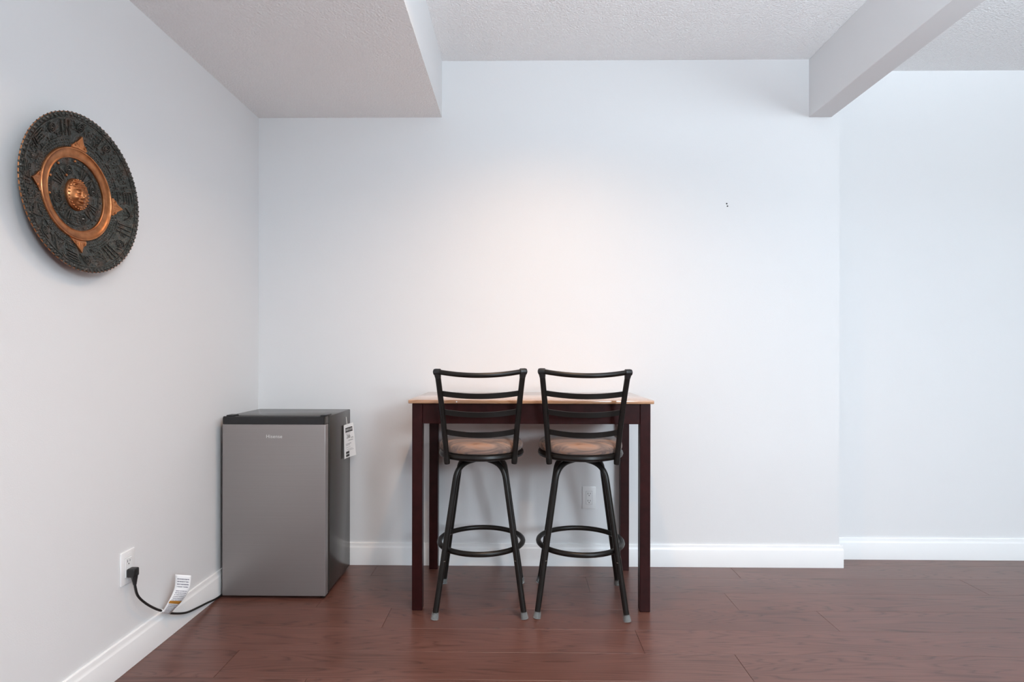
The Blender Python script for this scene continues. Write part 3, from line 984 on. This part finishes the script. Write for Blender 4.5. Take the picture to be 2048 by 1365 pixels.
for k in range(arc_seg):
    a = 2 * PI * k / arc_seg + 0.07
    d = 2 * PI / arc_seg
    near_point = min(abs(((a + d / 2) % (PI / 2))), PI / 2 - ((a + d / 2) % (PI / 2))) < 0.2
    r0 = 0.184 if near_point else 0.168
    kind = rg.randrange(5)
    for rr in (0.2190,):
        arc_line(rr, a, a + d, 0.0011, 0.0020)
    arc_line(0.1655, a + 0.03, a + d - 0.03, 0.0010, 0.0020) if not near_point else None
    if kind == 0:
        for q in range(3):
            rad_line(r0 + 0.002, 0.213, a + d * (0.2 + 0.27 * q), a + d * (0.3 + 0.27 * q), 0.0015, 0.0028)
        st_(0.200, a + d * 0.08, 0.0030, 0.0032)
    elif kind == 1:
        loop(0.198, a + d * 0.5, 0.0125, 0.0014, 0.0028)
        loop(0.198, a + d * 0.5, 0.0070, 0.0012, 0.0028)
        st_(0.198, a + d * 0.5, 0.0032, 0.0040)
    elif kind == 2:
        for q in range(3):
            w0 = 0.10 + 0.13 * q
            rad_line(r0 + 0.004 + 0.006 * q, 0.212 - 0.004 * q, a + d * w0, a + d * 0.5, 0.0013, 0.0026)
            rad_line(r0 + 0.004 + 0.006 * q, 0.212 - 0.004 * q, a + d * (1 - w0), a + d * 0.5, 0.0013, 0.0026)
    elif kind == 3:
        for q in range(4):
            rr = 0.186 + 0.0085 * q
            arc_line(rr, a + d * (0.12 + 0.09 * (q % 2)), a + d * 0.82, 0.0014, 0.0027, 5)
        rad_line(0.186, 0.2115, a + d * 0.85, a + d * 0.85, 0.0014, 0.0027)
    else:
        for q in range(4):
            for p_ in range(3):
                st_(0.186 + 0.009 * p_, a + d * (0.14 + 0.24 * q), 0.0028, 0.0032)
        rad_line(0.183, 0.214, a + d * 0.02, a + d * 0.02, 0.0013, 0.0026)
    # small filler marks in every cell
    for q in range(9):
        ra, aa = rg.uniform(r0, 0.214), a + d * rg.uniform(0.05, 0.95)
        if q % 3 == 0:
            st_(ra, aa, rg.uniform(0.0017, 0.0028), 0.0030)
        elif q % 3 == 1:
            rad_line(ra - 0.006, min(ra + 0.006, 0.216), aa - d * 0.05, aa + d * 0.07, 0.0009, 0.0020)
        else:
            arc_line(ra, aa - d * 0.10, aa + d * 0.10, 0.0009, 0.0020, 3)
    for q in range(3):
        st_(0.2235, a + d * (0.17 + 0.33 * q), 0.0022, 0.0026)
    # studs between the ring and the glyph band
    if not near_point:
        for q in range(5):
            st_(0.1495, a + d * (0.1 + 0.2 * q), 0.0021, 0.0026)
            st_(0.1580, a + d * (0.2 + 0.2 * q), 0.0023, 0.0028)
            if q % 2 == 0:
                st_(0.1735, a + d * (0.1 + 0.2 * q), 0.0020, 0.0024)
# inner disc
for k in range(120):
    if k % 4 == 0:
        st_(0.1015, 2 * PI * k / 120, 0.0036 if k % 12 == 0 else 0.0022, 0.0042 if k % 12 == 0 else 0.0026)
for rr in (0.094, 0.0905):
    for k in range(16):
        arc_line(rr, 2 * PI * k / 16, 2 * PI * (k + 0.94) / 16, 0.0009, 0.0018, 5)
for k in range(8):
    a = 2 * PI * k / 8 + PI / 8
    if k % 2 == 0:
        loop(0.073, a, 0.0130, 0.0012, 0.0024)
        loop(0.073, a, 0.0085, 0.0010, 0.0024)
        st_(0.073, a, 0.0042, 0.0048)
    else:
        for q in (-1, 0, 1):
            rad_line(0.058, 0.087, a + q * 0.10, a + q * 0.14, 0.0013, 0.0026)
    a2 = a + PI / 8
    if k % 2 == 0:
        rad_line(0.056, 0.088, a2 - 0.13, a2, 0.0013, 0.0026)
        rad_line(0.056, 0.088, a2 + 0.13, a2, 0.0013, 0.0026)
for k in range(70):
    ra, aa = rg.uniform(0.053, 0.089), rg.uniform(0, 2 * PI)
    if k % 3 == 0:
        st_(ra, aa, rg.uniform(0.0014, 0.0022), 0.0024)
    elif k % 3 == 1:
        rad_line(ra - 0.006, min(ra + 0.006, 0.092), aa - 0.04, aa + 0.05, 0.0008, 0.0016)
    else:
        arc_line(ra, aa - 0.10, aa + 0.10, 0.0008, 0.0016, 3)
for i in range(6):
    for q in range(4):
        x, y = -0.020 + 0.008 * i + (0.004 if q % 2 else 0), -0.060 - 0.0075 * q
        b.stud((x, y, nprof(math.hypot(x, y))), 0.0027, 0.0032, 8)
rl_ = b.build('embossed_relief', M['patina'], dish, smooth=50)
for o_ in (rl_, bd):
    o_['kind'] = 'stuff'
csm = MB()
for r_, a_ in ((0.1010, 2.30), (0.1010, 2.83), (0.1010, 3.35), (0.1010, 1.62), (0.0620, 2.22)):
    csm.stud(pp(r_, a_), 0.0046, 0.0052, 10)
cs_ = csm.build('copper_studs', M['copper'], wp)
cs_['kind'] = 'stuff'
# copper face boss in the middle
b = MB()
RA, RB = 0.041, 0.049
def g(x, y, cx, cy, sx, sy):
    return math.exp(-((x - cx) / sx) ** 2 - ((y - cy) / sy) ** 2)
def face_h(x, y):
    e2 = (x / RA) ** 2 + (y / RB) ** 2
    h = 0.024 * math.sqrt(max(0.0, 1 - e2 * 0.97))
    ex, ey = 0.0130, 0.0030
    for sx_ in (-1, 1):
        h += 0.0062 * g(x, y, sx_ * ex, ey, 0.0050, 0.0042) - 0.0030 * g(x, y, sx_ * ex, ey, 0.0092, 0.0078)
        h += 0.0040 * g(x, y, sx_ * 0.0125, 0.0125, 0.0095, 0.0022)
        h += 0.0045 * g(x, y, sx_ * 0.0175, -0.0130, 0.0065, 0.0065)
        h += 0.0040 * g(x, y, sx_ * 0.0060, -0.0120, 0.0035, 0.0032)
        rr_ = math.hypot(x - sx_ * 0.017, (y - 0.024))
        h += 0.0016 * math.cos(rr_ * 2 * PI / 0.0060) * g(x, y, sx_ * 0.017, 0.024, 0.012, 0.010)
    h += 0.0105 * g(x, y, 0, -0.0035, 0.0036, 0.0105)
    h += 0.0042 * g(x, y, 0, -0.0225, 0.0095, 0.0026) + 0.0042 * g(x, y, 0, -0.0305, 0.0080, 0.0030) - 0.0055 * g(x, y, 0, -0.0265, 0.0075, 0.0018)
    h += 0.0030 * g(x, y, 0, -0.0400, 0.0080, 0.0040)
    if y > 0.016 and e2 < 0.92:
        h += 0.0015 * math.cos((y - 0.012 + 7.0 * x * x) * 2 * PI / 0.0062)
    return 0.012 + h
rings_, sg = 44, 96
vs, fs = [(0, 0, face_h(0, 0))], []
for i in range(1, rings_ + 1):
    t = math.sin(i / rings_ * PI / 2)
    for k in range(sg):
        a = 2 * PI * k / sg
        x, y = RA * t * math.cos(a), RB * t * math.sin(a)
        vs.append((x, y, face_h(x, y) if i < rings_ else 0.0118))
for k in range(sg):
    fs.append((0, 1 + k, 1 + (k + 1) % sg))
for i in range(rings_ - 1):
    for k in range(sg):
        p_, q = 1 + i * sg, 1 + (i + 1) * sg
        fs.append((p_ + k, q + k, q + (k + 1) % sg, p_ + (k + 1) % sg))
b.add(vs, fs)
for k in range(26):
    a = 2 * PI * k / 26
    x, y = RA * 0.90 * math.cos(a), RB * 0.90 * math.sin(a)
    b.stud((x, y, face_h(x, y) - 0.0008), 0.0031, 0.0042, 8)
b.build('face_boss', M['copper'], wp, smooth=60)
